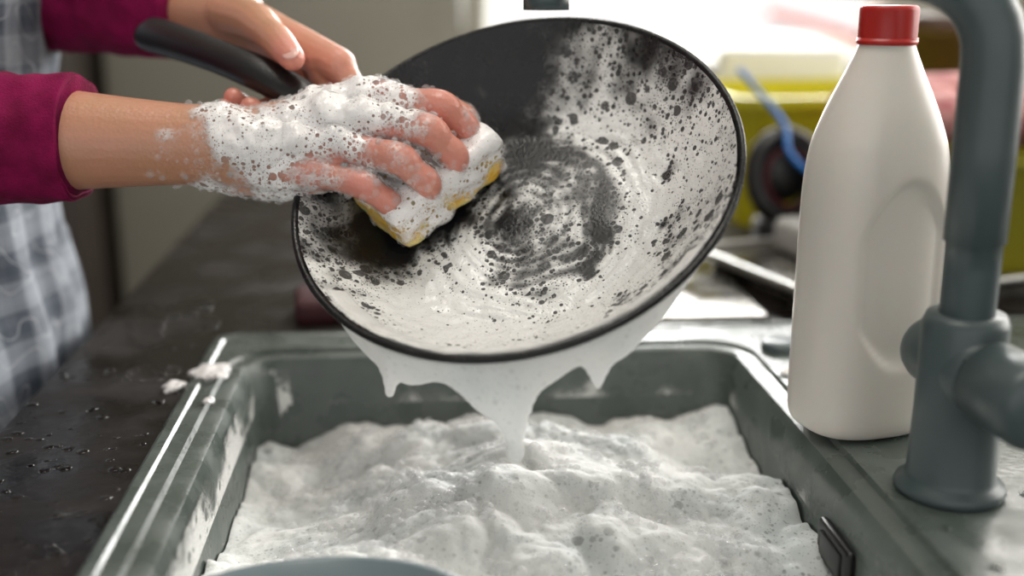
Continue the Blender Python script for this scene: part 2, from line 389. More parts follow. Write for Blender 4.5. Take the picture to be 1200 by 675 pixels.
# sink foam: heaped rounded puffs of several sizes
def cell(p,s):
    d=noise.voronoi(p*s)[0]; return math.exp(-1.8*d[0]*d[0])+.35*math.exp(-1.8*d[1]*d[1])
def foam_h(x,y):
    p=V((x,y,0.3)); w=V((noise.noise(p*22),noise.noise(p*22+V((5,5,5))),0))*.010
    q=p+w
    h=-.078+.020*cell(q,17)+.0070*cell(q+w,44)+.0018*cell(q,120)+.0005*noise.noise(p*170)+.012*noise.noise(p*8)
    h+=.030*math.exp(-((x-.10)/.12)**2-((y-.71)/.11)**2)+.016*math.exp(-((x+.0)/.09)**2-((y-.62)/.10)**2)+.010*math.exp(-((x+.06)/.07)**2-((y-.52)/.07)**2)
    h-=.014*math.exp(-((x+.10)/.05)**2-((y-.80)/.12)**2)
    return h
nx,ny=320,380; vs=[];fs=[]
X0,X1,Y0,Y1=bx0+.006,bx1-.006,by0+.006,by1-.006
for j in range(ny):
    for i in range(nx):
        u=i/(nx-1);w=j/(ny-1); x=X0+(X1-X0)*u; y=Y0+(Y1-Y0)*w
        r=.024; qx=min(x-X0,X1-x); qy=min(y-Y0,Y1-y)
        if qx<r and qy<r:
            d=math.hypot(r-qx,r-qy)
            if d>r:
                k=r/d; nxq=r-(r-qx)*k; nyq=r-(r-qy)*k
                x=X0+nxq if x-X0<X1-x else X1-nxq; y=Y0+nyq if y-Y0<Y1-y else Y1-nyq
        vs.append(V((x,y,foam_h(x,y))))
for j in range(ny-1):
    for i in range(nx-1):
        a=j*nx+i; fs.append((a,a+1,a+nx+1,a+nx))
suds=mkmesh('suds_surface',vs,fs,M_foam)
def ico_pts():
    bm=bmesh.new(); bmesh.ops.create_icosphere(bm,subdivisions=2,radius=1); vv=[v.co.copy() for v in bm.verts]; ff=[tuple(v.index for v in fa.verts) for fa in bm.faces]; bm.free(); return vv,ff
IV,IF=ico_pts()
def spheres(name,items,mat):
    vs=[];fs=[]
    for c,r,sq in items:
        o=len(vs); vs+=[V((c[0]+p.x*r,c[1]+p.y*r,c[2]+p.z*r*sq)) for p in IV]; fs+=[tuple(i+o for i in q) for q in IF]
    return mkmesh(name,vs,fs,mat)
it=[]
for k in range(3600):
    x=random.uniform(X0+.02,X1-.02);y=random.uniform(.46,Y1-.02)
    if noise.noise(V((x,y,5))*25)<-.05: continue
    r=random.choice((.0006,.0008,.001,.0014,.002,.0028,.0036,.0044)); it.append(((x,y,foam_h(x,y)+r*.1),r,1))
bub=spheres('suds_bubbles',it,M_bubble)
vs=[];fs=[];dn=[]
wl=rrect(bx0+.0062,bx1-.0062,by0+.0062,by1-.0062,.021,0,10); path=[]
for i in range(len(wl)):
    a=wl[i];b=wl[(i+1)%len(wl)]; n_=max(1,int((b-a).length/.0025))
    for k in range(n_): path.append(a.lerp(b,k/n_))
rows=26; ctr=V(((bx0+bx1)/2,(by0+by1)/2,0))
for i in range(rows):
    t=i/(rows-1)
    for p in path:
        z=-.072+.066*t; out=.0028*(1-max(0,min(1,(-.012-z)/.138)))
        d=(p-ctr); q=V((p.x+math.copysign(out,d.x)*(abs(d.x)>.17),p.y+math.copysign(out,d.y)*(abs(d.y)>.21),z))
        h=(z+.062)/.05
        left=1.55 if p.x<bx0+.03 else .78
        D=.95*left-h*1.10+.60*noise.noise(p*26+V((0,0,z*14)))+.25*noise.noise(q*90)
        vs.append(q); dn.append(max(0,min(1,D)))
n_=len(path)
for i in range(rows-1):
    for j in range(n_): fs.append((i*n_+j,i*n_+(j+1)%n_,(i+1)*n_+(j+1)%n_,(i+1)*n_+j))
res=mkmesh('lather_film',vs,fs,M_lace); set_dens(res,dn)
group('dishwater_foam',[suds,bub,res])

# ------------------------------------------------------------------ pan frame
C0=V((.0546,.710,.174)); er=V((-.7709,.6102,.181)).normalized(); en=V((-.2627,-.5643,.784)).normalized(); es=en.cross(er).normalized(); er=es.cross(en).normalized()
PM=Matrix(((er.x,es.x,en.x,C0.x),(er.y,es.y,en.y,C0.y),(er.z,es.z,en.z,C0.z),(0,0,0,1)))
def PF(r,s,n): return C0+er*r+es*s+en*n
RB,RR,DP=.080,.140,.052
def prof(p):
    if p<=RB: return -DP
    t=(p-RB)/(RR-RB); return -DP+DP*t**1.45
ins=[(.0001,-DP)]+[(p,prof(p)) for p in [RB*.5,RB*.8,RB*.95]+[RB+(RR-RB)*k/16 for k in range(17)]]
pr=ins+[(RR+.0015,.0014),(RR+.0036,.0008),(RR+.0042,-.0012),(RR+.003,-.0035)]
pr+=[(p+.0030,prof(p)-.0020) for p in [RB+(RR-RB)*k/12 for k in range(11,-1,-1)]]+[(RB-.004,-DP-.0045),(.0001,-DP-.0045)]
v,f=lathe(pr,128); pan=mkmesh('pan_body',v,f,M_pan); fix_normals(pan)
def handle():
    P=catmull([(.138,0,-.012,.010,.004),(.155,0,-.004,.011,.006),(.175,0,.006,.0125,.009),(.21,0,.016,.0125,.0105),(.25,0,.021,.0120,.010),(.29,0,.023,.0130,.0105),(.318,0,.023,.0140,.010),(.328,0,.0225,.011,.008),(.332,0,.0223,.004,.003)],5)
    vs=[];fs=[];seg=24
    for q in P:
        for j in range(seg):
            a=2*math.pi*j/seg; c,s=math.cos(a),math.sin(a)
            c=math.copysign(abs(c)**.8,c); s=math.copysign(abs(s)**.8,s)
            vs.append(V((q[0],q[3]*c,q[2]+q[4]*s)))
    n=len(P)
    for i in range(n-1):
        for j in range(seg): fs.append((i*seg+j,i*seg+(j+1)%seg,(i+1)*seg+(j+1)%seg,(i+1)*seg+j))
    fs.append(tuple(range(seg))); fs.append(tuple((n-1)*seg+j for j in range(seg)))
    return vs,fs
v,f=handle(); hd=mkmesh('handle',v,f,M_dark); fix_normals(hd)
br=rbox('bracket',(.130,-.011,-.018),(.146,.011,-.006),.003,M_metal)
def angdiff(a,b):
    d=(a-b+180)%360-180; return abs(d)
def g(x,s): return math.exp(-(x/s)**2)
def pan_dens(r0,s0):
    p=V((r0,s0,0))
    r=r0+.014*noise.noise(p*22+V((4,4,4))); s=s0+.014*noise.noise(p*22+V((9,1,4)))
    rho=math.hypot(r,s); rh0=math.hypot(r0,s0); ph=math.degrees(math.atan2(s,r))
    n1=noise.noise(p*42+V((3,1,2))); n2=noise.noise(p*110+V((7,2,1))); n3=noise.noise(p*19+V((1,9,4)))
    st=noise.noise(V((rho*210,math.radians(ph)*1.6+5,1)))
    A=1-max(0,1-angdiff(ph,0)/80)**.7
    d=.14
    d+=.58*g(rho-.082,.021)*A
    d+=.66*g(math.hypot(r-.024,s-.038),.026)
    d+=.42*g(rh0-.122,.026)*max(0,1-angdiff(ph,-165)/85)
    d+=.38*g(math.hypot(r0+.078,s0+.078),.030)
    d+=.32*g(rh0-.112,.027)*max(0,1-angdiff(ph,-88)/36)
    d+=.76*g(rh0-.116,.026)*max(0,1-angdiff(ph,95)/84)
    d+=.40*g(rh0-.137,.006)*max(0,1-angdiff(ph,130)/120)
    d+=.36*g(rho-.030,.036)*max(0,1-angdiff(ph,180)/150)
    d-=.80*g(math.hypot(r0-.074,s0-.054),.021)
    d-=.30*g(math.hypot(r0-.085,s0+.080),.045)
    d-=.36*g(math.hypot(r-.032,s+.062),.020)
    d-=.30*g(rho-.056,.007)*max(0,1-angdiff(ph,-150)/80)
    for cr_,cs_,cw in ((.050,.012,.007),(.070,.066,.007),(.085,.030,.005),(.060,-.020,.005)):
        d-=.6*g(math.hypot(r0+cr_,s0+cs_),cw)
    d+=.24*n1+.15*n2+.20*n3+.30*st*g(rho-.050,.050)
    return max(0,min(1,d))
NR,NP=200,760; vs=[];fs=[];dn=[]
for i in range(NR):
    rho=.004+(RR-.0045)*i/(NR-1)
    for j in range(NP):
        a=2*math.pi*j/NP; r=rho*math.cos(a); s=rho*math.sin(a); d=pan_dens(r,s)
        e=prof(rho); tt=max(0,(rho-RB)/(RR-RB)); inn=.45*tt
        h=.0005+.0036*d*d*(1+.3*noise.noise(V((r,s,2))*120))
        vs.append(V((r-math.cos(a)*h*inn,s-math.sin(a)*h*inn,e+h*(1-.3*tt)))); dn.append(d)
for i in range(NR-1):
    for j in range(NP): fs.append((i*NP+j,i*NP+(j+1)%NP,(i+1)*NP+(j+1)%NP,(i+1)*NP+j))
film=mkmesh('suds_film',vs,fs,M_lace); set_dens(film,dn)
group('frying_pan',[pan,hd,br,film],PM)

# dripping suds under the lower rim
parts=[]
def rim(ph,rad=.139,n=-.004):
    a=math.radians(ph); return PF(rad*math.cos(a),rad*math.sin(a),n)
def drop_len(ph):
    L=.013+.006*noise.noise(V((ph*.09,3,1)))
    for c,w,h in ((121,9.0,.018),(124,3.0,.026),(91,2.0,.013),(97,5,.004),(144,2.6,.014),(151,5,.005)): L+=h*g(ph-c,w)
    e=min(1,max(0,(ph-70)/16))*min(1,max(0,(176-ph)/20)); return L*e
ph=66
while ph<178:
    p=rim(ph,.1375,-.006); q=rim(ph,.128,-.016); L=drop_len(ph)
    r0=.0038+.0014*noise.noise(V((ph*.2,1,7)))
    parts.append(tube([(*q,r0*.9),(*p,r0),(p.x*.97+q.x*.03,p.y+.002,p.z-L*.5-.002,r0*.85),(p.x,p.y+.003,p.z-L-.003,.0022)],10,3)); ph+=1.0
for c,s_ in ((124,1.25),(91,.75),(144,.7)):
    e=rim(c,.1375,-.006); parts.append(ellipsoid((e.x,e.y+.003,e.z-drop_len(c)-.003),(.0045*s_,.004*s_,.0065*s_),12,8))
drip=blob('hanging_suds',parts,.0011,8,M_drip)
group('dripping_foam',[drip])

# ------------------------------------------------------------------ sponge
sm=bmesh.new(); bmesh.ops.create_cube(sm,size=1)
bmesh.ops.subdivide_edges(sm,edges=sm.edges[:],cuts=22,use_grid_fill=True)
hs=(.028,.045,.017); sc=V((.072,.007,-.026)); Rz=Matrix.Rotation(math.radians(-14),3,'Z')
loc=[]
for v_ in sm.verts:
    c=v_.co*2; q=V((c.x*hs[0],c.y*hs[1],c.z*hs[2])); loc.append(c.copy())
    e=max(0,abs(c.x)-.8)*.8+max(0,abs(c.y)-.88)+max(0,abs(c.z)-.75)*.6; q*=1-.16*e
    if c.z>0: q.z-=.003*c.z*g(c.x,.6)*g(c.y,.7)
    q+=V((1,1,1))*.0018*noise.noise(q*90)
    v_.co=PF(*(Rz@q+sc))
sm.normal_update()
me=bpy.data.meshes.new('sponge'); sm.to_mesh(me); me.materials.append(M_sponge); me.polygons.foreach_set('use_smooth',[True]*len(me.polygons))
spg=link(bpy.data.objects.new('sponge_block',me))
dn=[]
for v_,c in zip(sm.verts,loc):
    p=v_.co.copy(); d=.38+.22*max(0,-c.x)+.34*max(0,c.z)-.34*max(0,-c.z)*(c.x<-.8)-.42*max(0,c.y-.2)*(c.z<.6)+.70*noise.noise(p*50)+.30*noise.noise(p*120)
    d=max(0,min(1,d)); dn.append(d); v_.co=p+v_.normal*(.0006+.0036*d*(1+.4*noise.noise(p*120)))
me=bpy.data.meshes.new('sponge_suds'); sm.to_mesh(me); sm.free(); me.materials.append(M_lace_hand); me.polygons.foreach_set('use_smooth',[True]*len(me.polygons))
sf=link(bpy.data.objects.new('sponge_suds',me)); set_dens(sf,dn)
group('sponge',[spg,sf])

# ------------------------------------------------------------------ woman
def pts_pf(l): return [(*PF(a,b,c),r) for a,b,c,r in l]
def finger(l): return tube(pts_pf(l),14,6)
wR=(.172,.068,.024)
fR={
'index':[(.106,-.010,.016),(.067,-.022,.012),(.054,-.025,-.006),(.058,-.022,-.020)],
'middle':[(.103,.012,.019),(.059,.002,.015),(.046,.000,-.005),(.051,.001,-.019)],
'ring':[(.107,.035,.016),(.064,.028,.013),(.050,.026,-.005),(.055,.025,-.018)],
'pinky':[(.114,.056,.010),(.079,.051,.006),(.066,.048,-.008),(.068,.046,-.018)]}
rad={'index':(.0122,.0112,.0098,.0084),'middle':(.0124,.0114,.0100,.0086),'ring':(.0120,.0108,.0096,.0083),'pinky':(.0110,.0096,.0086,.0075)}
parts=[]
W={'index':(.162,.046,.024),'middle':(.165,.056,.029),'ring':(.167,.068,.027),'pinky':(.170,.079,.020)}
for k in fR:
    R=rad[k]; J=fR[k]
    parts.append(tube(pts_pf([(*W[k],.015),(*[(a*.5+b*.5) for a,b in zip(W[k],J[0])],.0145),(*J[0],R[0]*1.1)]),14,6))
    parts.append(tube(pts_pf([(*W[k][:2],W[k][2]-.012,.013),(*[(a*.5+b*.5)-(.012 if i==2 else 0) for i,(a,b) in enumerate(zip(W[k],J[0]))],.012),(J[0][0],J[0][1],J[0][2]-.006,R[0]*.9)]),14,6))
    mid=[tuple((a+b)/2 for a,b in zip(J[i],J[i+1])) for i in range(3)]
    parts.append(finger([(*J[0],R[0]),(*mid[0],R[1]*.91),(*J[1],R[1]),(*mid[1],R[2]*.96),(*J[2],R[2]),(*J[3],R[3])]))
parts.append(finger([(.160,.048,.012,.014),(.130,.002,.002,.0145),(.106,-.028,-.006,.0118),(.086,-.038,-.010,.0108),(.068,-.040,-.014,.0088)]))
parts.append(finger([(.150,.045,.008,.016),(.115,.02,.004,.014),(.10,.035,.003,.013)]))
eR=V((-.375,.80,.19)); wRw=PF(*wR)
def lerp(a,b,t): return a+(b-a)*t
arm=[(wRw,.0265),(lerp(wRw,eR,.12),.0265),(lerp(wRw,eR,.3),.030),(lerp(wRw,eR,.55),.036),(lerp(wRw,eR,.8),.040),(eR,.038)]
parts.append(tube([(*PF(.150,.060,.022),.022)]+[(*p,r) for p,r in arm],28,6))
handR=blob('right_arm_and_hand',parts,.0012,6,M_skin)
fL={
'index':[(.172,-.037,.004),(.150,-.026,-.012),(.156,.004,-.022),(.164,.022,-.002)],
'middle':[(.190,-.036,.004),(.176,-.014,-.029),(.178,.016,-.013),(.180,.027,.009)],
'ring':[(.210,-.036,.002),(.197,-.014,-.027),(.198,.016,-.012),(.200,.026,.011)],
'pinky':[(.230,-.035,-.002),(.218,-.015,-.024),(.218,.014,-.010),(.219,.023,.012)]}
parts=[]
WL={'index':(.300,-.052,.006),'middle':(.303,-.060,.002),'ring':(.305,-.066,-.006),'pinky':(.305,-.064,-.016)}
for k in fL:
    R=[x*.92 for x in rad[k]]; J=fL[k]; w=WL[k]
    parts.append(tube(pts_pf([(*w,.0155),(*[(a*.5+b*.5) for a,b in zip(w,J[0])],.0165),(*J[0],R[0]*1.12)]),14,6))
    mid=[tuple((a+b)/2 for a,b in zip(J[i],J[i+1])) for i in range(3)]
    parts.append(finger([(*J[0],R[0]),(*mid[0],R[1]*.93),(*J[1],R[1]),(*mid[1],R[2]*.96),(*J[2],R[2]),(*J[3],R[3])]))
parts.append(finger([(.290,-.050,.008,.016),(.250,-.040,.020,.015),(.222,-.028,.027,.0118),(.203,-.020,.031,.0112),(.181,-.010,.031,.0090)]))
wLw=PF(.308,-.060,-.004); eL=V((-.375,1.06,.285))
parts.append(tube([(*PF(.290,-.056,-.002),.020),(*wLw,.0245),(*lerp(wLw,eL,.2),.026),(*lerp(wLw,eL,.5),.033),(*lerp(wLw,eL,.85),.037),(*eL,.036)],28,6))
handL=blob('left_arm_and_hand',parts,.0012,5,M_skin)
def pinkness(o,tips,w):
    vals=[]
    for v_ in o.data.vertices:
        c=v_.co; m_=min(((c-t).length for t in tips)); vals.append(.85*math.exp(-(m_/w)**2))
    a=o.data.attributes.new('pink','FLOAT','POINT'); a.data.foreach_set('value',vals)
pinkness(handR,[PF(*p) for k in fR for p in fR[k][0:4]]+[PF(.08,.02,.02)],.026)
pinkness(handL,[PF(*p) for k in fL for p in fL[k]]+[PF(.181,-.01,.031)],.016)
nails=[]
def nail(tip,prev,out,w=.0056,l=.0062):
    t=(tip-prev).normalized(); o_=(out-t*out.dot(t)).normalized(); b=t.cross(o_)
    M=Matrix(((b.x,t.x,o_.x),(b.y,t.y,o_.y),(b.z,t.z,o_.z)))
    return ellipsoid(tip+t*.0025+o_*.0062,(w,l,.0016),14,8,M)
for k in fL:
    T=PF(*fL[k][3]); P_=PF(*fL[k][2]); ctr=PF(fL[k][3][0],0,.016); nails.append(nail(T,P_,T-ctr))
nails.append(nail(PF(.181,-.010,.031),PF(.203,-.020,.031),en,.0060,.0070))
v,f=merge(nails); nailo=mkmesh('fingernails',v,f,M_nail)
# lather following the right hand
me=handR.data.copy(); shell=link(bpy.data.objects.new('hand_suds',me)); me.materials.clear(); me.materials.append(M_lace_hand)
dens=[];pos=[];inv=PM.inverted(); bub_items=[]
for v_ in me.vertices:
    q=inv@v_.co; r,s,n_=q; p=v_.co
    d=.76*g(r-.125,.036)*g(s-.012,.058)+.36*g(r-.07,.032)*g(s-.03,.06)+.46*g(r-.162,.042)*g(s-.068,.045)
    d+=.50*noise.noise(p*36)+.22*noise.noise(p*90)
    d-=.16*g(r-.068,.020)*(1 if n_>.006 else .3)
    if r>.185: d-=(r-.185)*11
    if r>.245: d=0
    d=max(0,min(.95,d)); dens.append(d); lump=.8+.7*noise.noise(p*75)+.25*noise.noise(p*200)
    pos.append(v_.co+v_.normal*(.0003+.0072*d*d*lump))
nrm=[v_.normal.copy() for v_ in me.vertices]
for i,v_ in enumerate(me.vertices): v_.co=pos[i]
a=me.attributes.new('dens','FLOAT','POINT'); a.data.foreach_set('value',dens)
bm=bmesh.new(); bm.from_mesh(me); bm.verts.ensure_lookup_table()
bmesh.ops.delete(bm,geom=[bm.verts[i] for i,d in enumerate(dens) if d<=0.01],context='VERTS'); bm.to_mesh(me); bm.free()
idx=[i for i,d in enumerate(dens) if d>.05]
for k in range(1300):
    i=random.choice(idx)
    r=random.choice((.0008,.001,.0013,.0018,.0024,.0030)); bub_items.append((pos[i]-nrm[i]*r*.15,r,1))
hb=spheres('hand_bubbles',bub_items,M_bubble2)

def sleeve(name,path,seg=56,sub=14):
    P=catmull(path,sub); vs,fs=tube(P,seg,1,caps=False,smoothpath=False)
    n=len(P); out=[]
    for i in range(n):
        c=V(P[i][:3]); t=i/(n-1)
        for j in range(seg):
            p=vs[i*seg+j]; d=(p-c)
            w=.0055*noise.noise(V((p.x*16,p.y*16,p.z*40)))+.0030*noise.noise(p*60)
            if t>.93: w*=.2
            out.append(c+d*(1+w/max(d.length,.001)))
    return mkmesh(name,out,fs,M_mag)
cuR=lerp(wRw,eR,.41)
shR=V((-.445,.785,.43)); shL=V((-.445,1.135,.43))
d=(cuR-eR).normalized()
sR=sleeve('right_sleeve',[(*(shR+V((0,.05,.03))),.055),(*shR,.058),(*lerp(shR,eR,.5),.054),(*(eR+V((-.02,0,-.005))),.050),(*lerp(eR,cuR,.35),.046),(*lerp(eR,cuR,.75),.043),(*lerp(eR,cuR,.9),.041),(*cuR,.0415),(*(cuR+d*.002),.040),(*(cuR-d*.001),.036),(*(cuR-d*.03),.0345)])
cuL=lerp(wLw,eL,.16); d=(cuL-eL).normalized()
sL=sleeve('left_sleeve',[(*(shL+V((0,-.05,.03))),.055),(*shL,.058),(*lerp(shL,eL,.5),.054),(*(eL+V((-.02,0,-.005))),.050),(*lerp(eL,cuL,.35),.047),(*lerp(eL,cuL,.75),.043),(*lerp(eL,cuL,.9),.041),(*cuL,.0395),(*(cuL+d*.002),.036),(*(cuL-d*.001),.029),(*(cuL-d*.03),.0265)])
bc=V((-.425,.96))
TZ=[(-.16,.105,.165),(-.08,.118,.178),(0,.115,.170),(.08,.105,.152),(.15,.102,.145),(.24,.115,.152),(.32,.125,.162),(.40,.112,.168),(.455,.092,.160),(.49,.070,.115),(.515,.053,.070),(.54,.050,.054)]
def tz(z):
    for a,b in zip(TZ,TZ[1:]):
        if a[0]<=z<=b[0]:
            t=(z-a[0])/(b[0]-a[0]); t=t*t*(3-2*t); return a[1]+(b[1]-a[1])*t,a[2]+(b[2]-a[2])*t
    return (TZ[0][1:] if z<TZ[0][0] else TZ[-1][1:])
vs=[];seg=64;rows=70
for i in range(rows):
    z=-.16+.70*i/(rows-1); hx_,hy_=tz(z)
    for j in range(seg):
        a=2*math.pi*j/seg; x=hx_*math.copysign(abs(math.cos(a))**.85,math.cos(a)); y=hy_*math.copysign(abs(math.sin(a))**.85,math.sin(a))
        w=.003*noise.noise(V((x*14,y*14,z*26))); vs.append(V((bc.x+x*(1+w*8),bc.y+y*(1+w*8),z)))
fs=loops([vs[i*seg:(i+1)*seg] for i in range(rows)],True,True)[1]
torso=mkmesh('sweater_torso',vs,fs,M_mag)
vs=[];rows=110;cols=90
for i in range(rows):
    z=-.50+.88*i/(rows-1); hx_,hy_=tz(max(z,-.08)); 
    if z<-.08: hx_+=.02*(-.08-z); hy_+=.05*(-.08-z)
    half=math.radians(105 if z<.10 else max(48,105-(z-.10)/.06*57))
    for j in range(cols):
        u=j/(cols-1)*2-1; a=u*half
        x=hx_*math.copysign(abs(math.cos(a))**.85,math.cos(a)); y=hy_*math.copysign(abs(math.sin(a))**.85,math.sin(a))
        fold=.0045*math.sin(a*17+z*3+2*noise.noise(V((a*2,z*5,0))))*(1 if z<.08 else .35)+.004*noise.noise(V((a*4,z*12,3)))
        o_=.0075+fold; L=math.hypot(x,y); vs.append(V((bc.x+x+o_*x/L,bc.y+y+o_*y/L,z)))
fs=[(i*cols+j,i*cols+j+1,(i+1)*cols+j+1,(i+1)*cols+j) for i in range(rows-1) for j in range(cols-1)]
apr=mkmesh('apron',vs,fs,M_apron); so=apr.modifiers.new('so','SOLIDIFY'); so.thickness=.0025
strap=[]
for sg in (-1,1):
    strap.append(tube([(bc.x+.10,bc.y+sg*.085,.375,.006),(bc.x+.085,bc.y+sg*.09,.44,.006),(bc.x+.03,bc.y+sg*.075,.505,.006),(bc.x-.045,bc.y+sg*.03,.53,.006)],8,5))
v,f=merge(strap); st_=mkmesh('apron_strap',v,f,M_apron)
legs=[]
for sg in (-1,1):
    legs.append(tube([(bc.x,bc.y+sg*.085,-.10,.088),(bc.x,bc.y+sg*.09,-.25,.080),(bc.x+.01,bc.y+sg*.095,-.47,.056),(bc.x,bc.y+sg*.10,-.62,.052),(bc.x-.01,bc.y+sg*.10,-.83,.040)],28,7))
trou=blob('trousers',legs,.006,4,M_jean)
sh=[]
for sg in (-1,1):
    sh.append(tube([(bc.x-.04,bc.y+sg*.10,-.862,.036),(bc.x+.04,bc.y+sg*.102,-.862,.038),(bc.x+.11,bc.y+sg*.105,-.868,.034),(bc.x+.15,bc.y+sg*.107,-.873,.026)],20,5))
    sh.append(tube([(bc.x-.012,bc.y+sg*.10,-.86,.036),(bc.x-.01,bc.y+sg*.10,-.81,.038)],20,3))
shoes=blob('shoes',sh,.004,3,M_shoe)
hc=V((-.395,.96,.66)); HT=Matrix.Rotation(math.radians(24),3,'Y')
def H(x,y,z): return hc+HT@V((x,y,z))
hp=[ellipsoid(H(-.005,0,.03),(.092,.074,.088),28,18,HT),ellipsoid(H(.022,0,-.035),(.062,.056,.070),24,16,HT),ellipsoid(H(.055,0,-.082),(.026,.030,.022),16,10,HT),
 tube([(*H(.092,0,.022),.007),(*H(.102,0,-.004),.009),(*H(.108,0,-.020),.011)],12,4),ellipsoid(H(.100,.011,-.022),(.009,.008,.007),10,8),ellipsoid(H(.100,-.011,-.022),(.009,.008,.007),10,8),
 ellipsoid(H(.082,0,-.052),(.014,.024,.014),14,8,HT)]
for sg in (-1,1):
    hp.append(ellipsoid(H(.0,sg*.076,-.005),(.018,.008,.028),14,10,HT)); hp.append(ellipsoid(H(.062,sg*.038,-.02),(.026,.022,.022),14,10,HT)); hp.append(ellipsoid(H(.078,sg*.030,.036),(.012,.024,.007),14,8,HT))
hp.append(tube([(bc.x-.005,bc.y,.48,.054),(bc.x+.005,bc.y,.55,.050),(*H(-.02,0,-.02),.052)],24,5))
head=blob('head_and_neck',hp,.0025,5,M_skin)
fp=[]
for sg in (-1,1):
    i_=1 if sg<0 else 2
    fp.append(mkmesh('eye_%d'%i_,*ellipsoid(H(.078,sg*.031,.018),(.0125,.0135,.0115),18,12),M_eye))
    fp.append(mkmesh('iris_%d'%i_,*ellipsoid(H(.0885,sg*.031,.015),(.003,.0058,.0058),14,8,HT),M_iris))
    fp.append(mkmesh('brow_%d'%i_,*tube([(*H(.090,sg*.014,.040),.0025),(*H(.092,sg*.032,.046),.003),(*H(.080,sg*.052,.040),.0018)],8,4),M_hair))
fp.append(mkmesh('lips',*merge([ellipsoid(H(.094,0,-.049),(.007,.021,.0045),16,8,HT),ellipsoid(H(.093,0,-.057),(.007,.018,.005),16,8,HT)]),M_lip))
hh=[ellipsoid(H(-.022,0,.045),(.094,.084,.090),28,18,HT),ellipsoid(H(-.055,0,-.01),(.062,.074,.075),24,14,HT),ellipsoid(H(-.125,0,.06),(.042,.042,.040),20,12)]
for sg in (-1,1): hh.append(tube([(*H(.055,sg*.030,.088),.020),(*H(.03,sg*.074,.05),.018),(*H(-.02,sg*.080,0),.018),(*H(-.06,sg*.06,-.04),.018)],14,5))
hair=blob('hair',hh,.003,3,M_hair)
group('woman',[handR,handL,nailo,shell,hb,sR,sL,torso,apr,st_,trou,shoes,head,hair]+fp)

# ------------------------------------------------------------------ bottle
BL=[(0,.036,.030),(.002,.0405,.034),(.008,.0435,.0365),(.02,.0445,.037),(.06,.0445,.037),(.10,.0442,.037),(.14,.0440,.0365),(.165,.0432,.036),(.185,.0408,.034),(.205,.0355,.0305),(.222,.0290,.0260),(.236,.0225,.0215),(.246,.0180,.018),(.250,.0168,.0168),(.252,.0180,.018),(.2535,.0165,.0165),(.266,.0165,.0165)]
Pb=catmull(BL,12); seg=200; rows_=[]
def sig(x): return 1/(1+math.exp(max(-40,min(40,-x))))
for q in Pb:
    z,a_,b_=q; e=.74 if z<.19 else .74+.26*min(1,(z-.19)/.04); ring=[]
    for j in range(seg):
        t=2*math.pi*j/seg; c,s=math.cos(t),math.sin(t); x=a_*math.copysign(abs(c)**e,c); y=b_*math.copysign(abs(s)**e,s)
        L=max(1e-6,math.hypot(x,y)); fr=min(1,abs(y)/.02)
        # moulded grip: a recess under an arched shoulder lip, ending in a smiling lower lip
        u=(x-.002)/.030
        ytop=.168-.030*u*u; ybot=.050+.026*u*u
        inside=sig((ytop-z)*900)*sig((z-ybot)*800)*sig((1.0-abs(u))*30)
        off=-.0042*inside*fr
        ring.append(V((x+off*x/L,y+off*y/L,z)))
    rows_.append(ring)
v,f=loops(rows_,True,True); bo=mkmesh('bottle_body',v,f,M_bottle)
cap=[(.0001,.273),(.0158,.273),(.0172,.2718),(.0175,.270),(.0175,.2535)]
vs,fs=lathe(cap,96)
for i,p in enumerate(vs):
    if 2<=i//96 and (i%96)%2==0: vs[i]=V((p.x*.975,p.y*.975,p.z))
cp=mkmesh('screw_cap',vs,fs,M_red); v,f=lathe([(.0178,.2525),(.0182,.2535),(.0182,.2505),(.0175,.2495)],64); ring_=mkmesh('tamper_ring',v,f,M_red)
group('detergent_bottle',[bo,cp,ring_],Matrix.Translation((.284,.698,.0045))@Matrix.Rotation(math.radians(14),4,'Z')@Matrix.Diagonal((1,1,.985,1)))

# ------------------------------------------------------------------ faucet
fx,fy=.299,.592
objs=[]
v,f=lathe([(.0001,0),(.030,.0),(.031,.003),(.030,.006),(.026,.008),(.0245,.012),(.0235,.05),(.0235,.10),(.021,.106),(.0001,.106)],56); v=[p+V((fx,fy,.0035)) for p in v]; objs.append(mkmesh('base_body',v,f,M_tap))
cr=[(fx-.003,.632,.079,.001),(fx-.003,.631,.079,.014),(fx-.003,.628,.079,.0185),(fx-.002,.622,.079,.0205),(fx,.600,.079,.0215),(fx+.004,.570,.078,.022),(fx+.0045,.569,.078,.0205),(fx+.0047,.5675,.078,.0205),(fx+.005,.566,.078,.0225),(fx+.010,.530,.077,.0235),(fx+.011,.524,.077,.022),(fx+.0115,.521,.077,.015),(fx+.0117,.520,.077,.001)]
v,f=tube(cr,40,1,caps=False,smoothpath=False); objs.append(mkmesh('mixer_cartridge',v,f,M_tap))
v,f=tube([(fx+.012,.530,.095,.008),(fx+.03,.52,.125,.0065),(fx+.052,.510,.150,.006)],16,5); objs.append(mkmesh('lever',v,f,M_tap))
sd=V((-.214,.128,0)).normalized()
pp=[(fx,fy,.10,.0150),(fx,fy,.135,.0150),(fx,fy,.150,.0150),(fx,fy,.1505,.0165),(fx,fy,.20,.0165),(fx,fy,.245,.0165)]
for k in range(1,9):
    a=math.pi/2*k/8; pp.append((fx+sd.x*.045*(1-math.cos(a)),fy+sd.y*.045*(1-math.cos(a)),.248+.045*math.sin(a),.0165-.001*k/8))
for t in (.08,.14,.20,.242): pp.append((fx+sd.x*t,fy+sd.y*t,.293,.0150))
for k in range(1,6):
    a=math.pi/2*k/5; pp.append((fx+sd.x*(.242+.016*math.sin(a)),fy+sd.y*(.242+.016*math.sin(a)),.293-.016*(1-math.cos(a)),.0140))
pp.append((fx+sd.x*.258,fy+sd.y*.258,.2705,.0140))
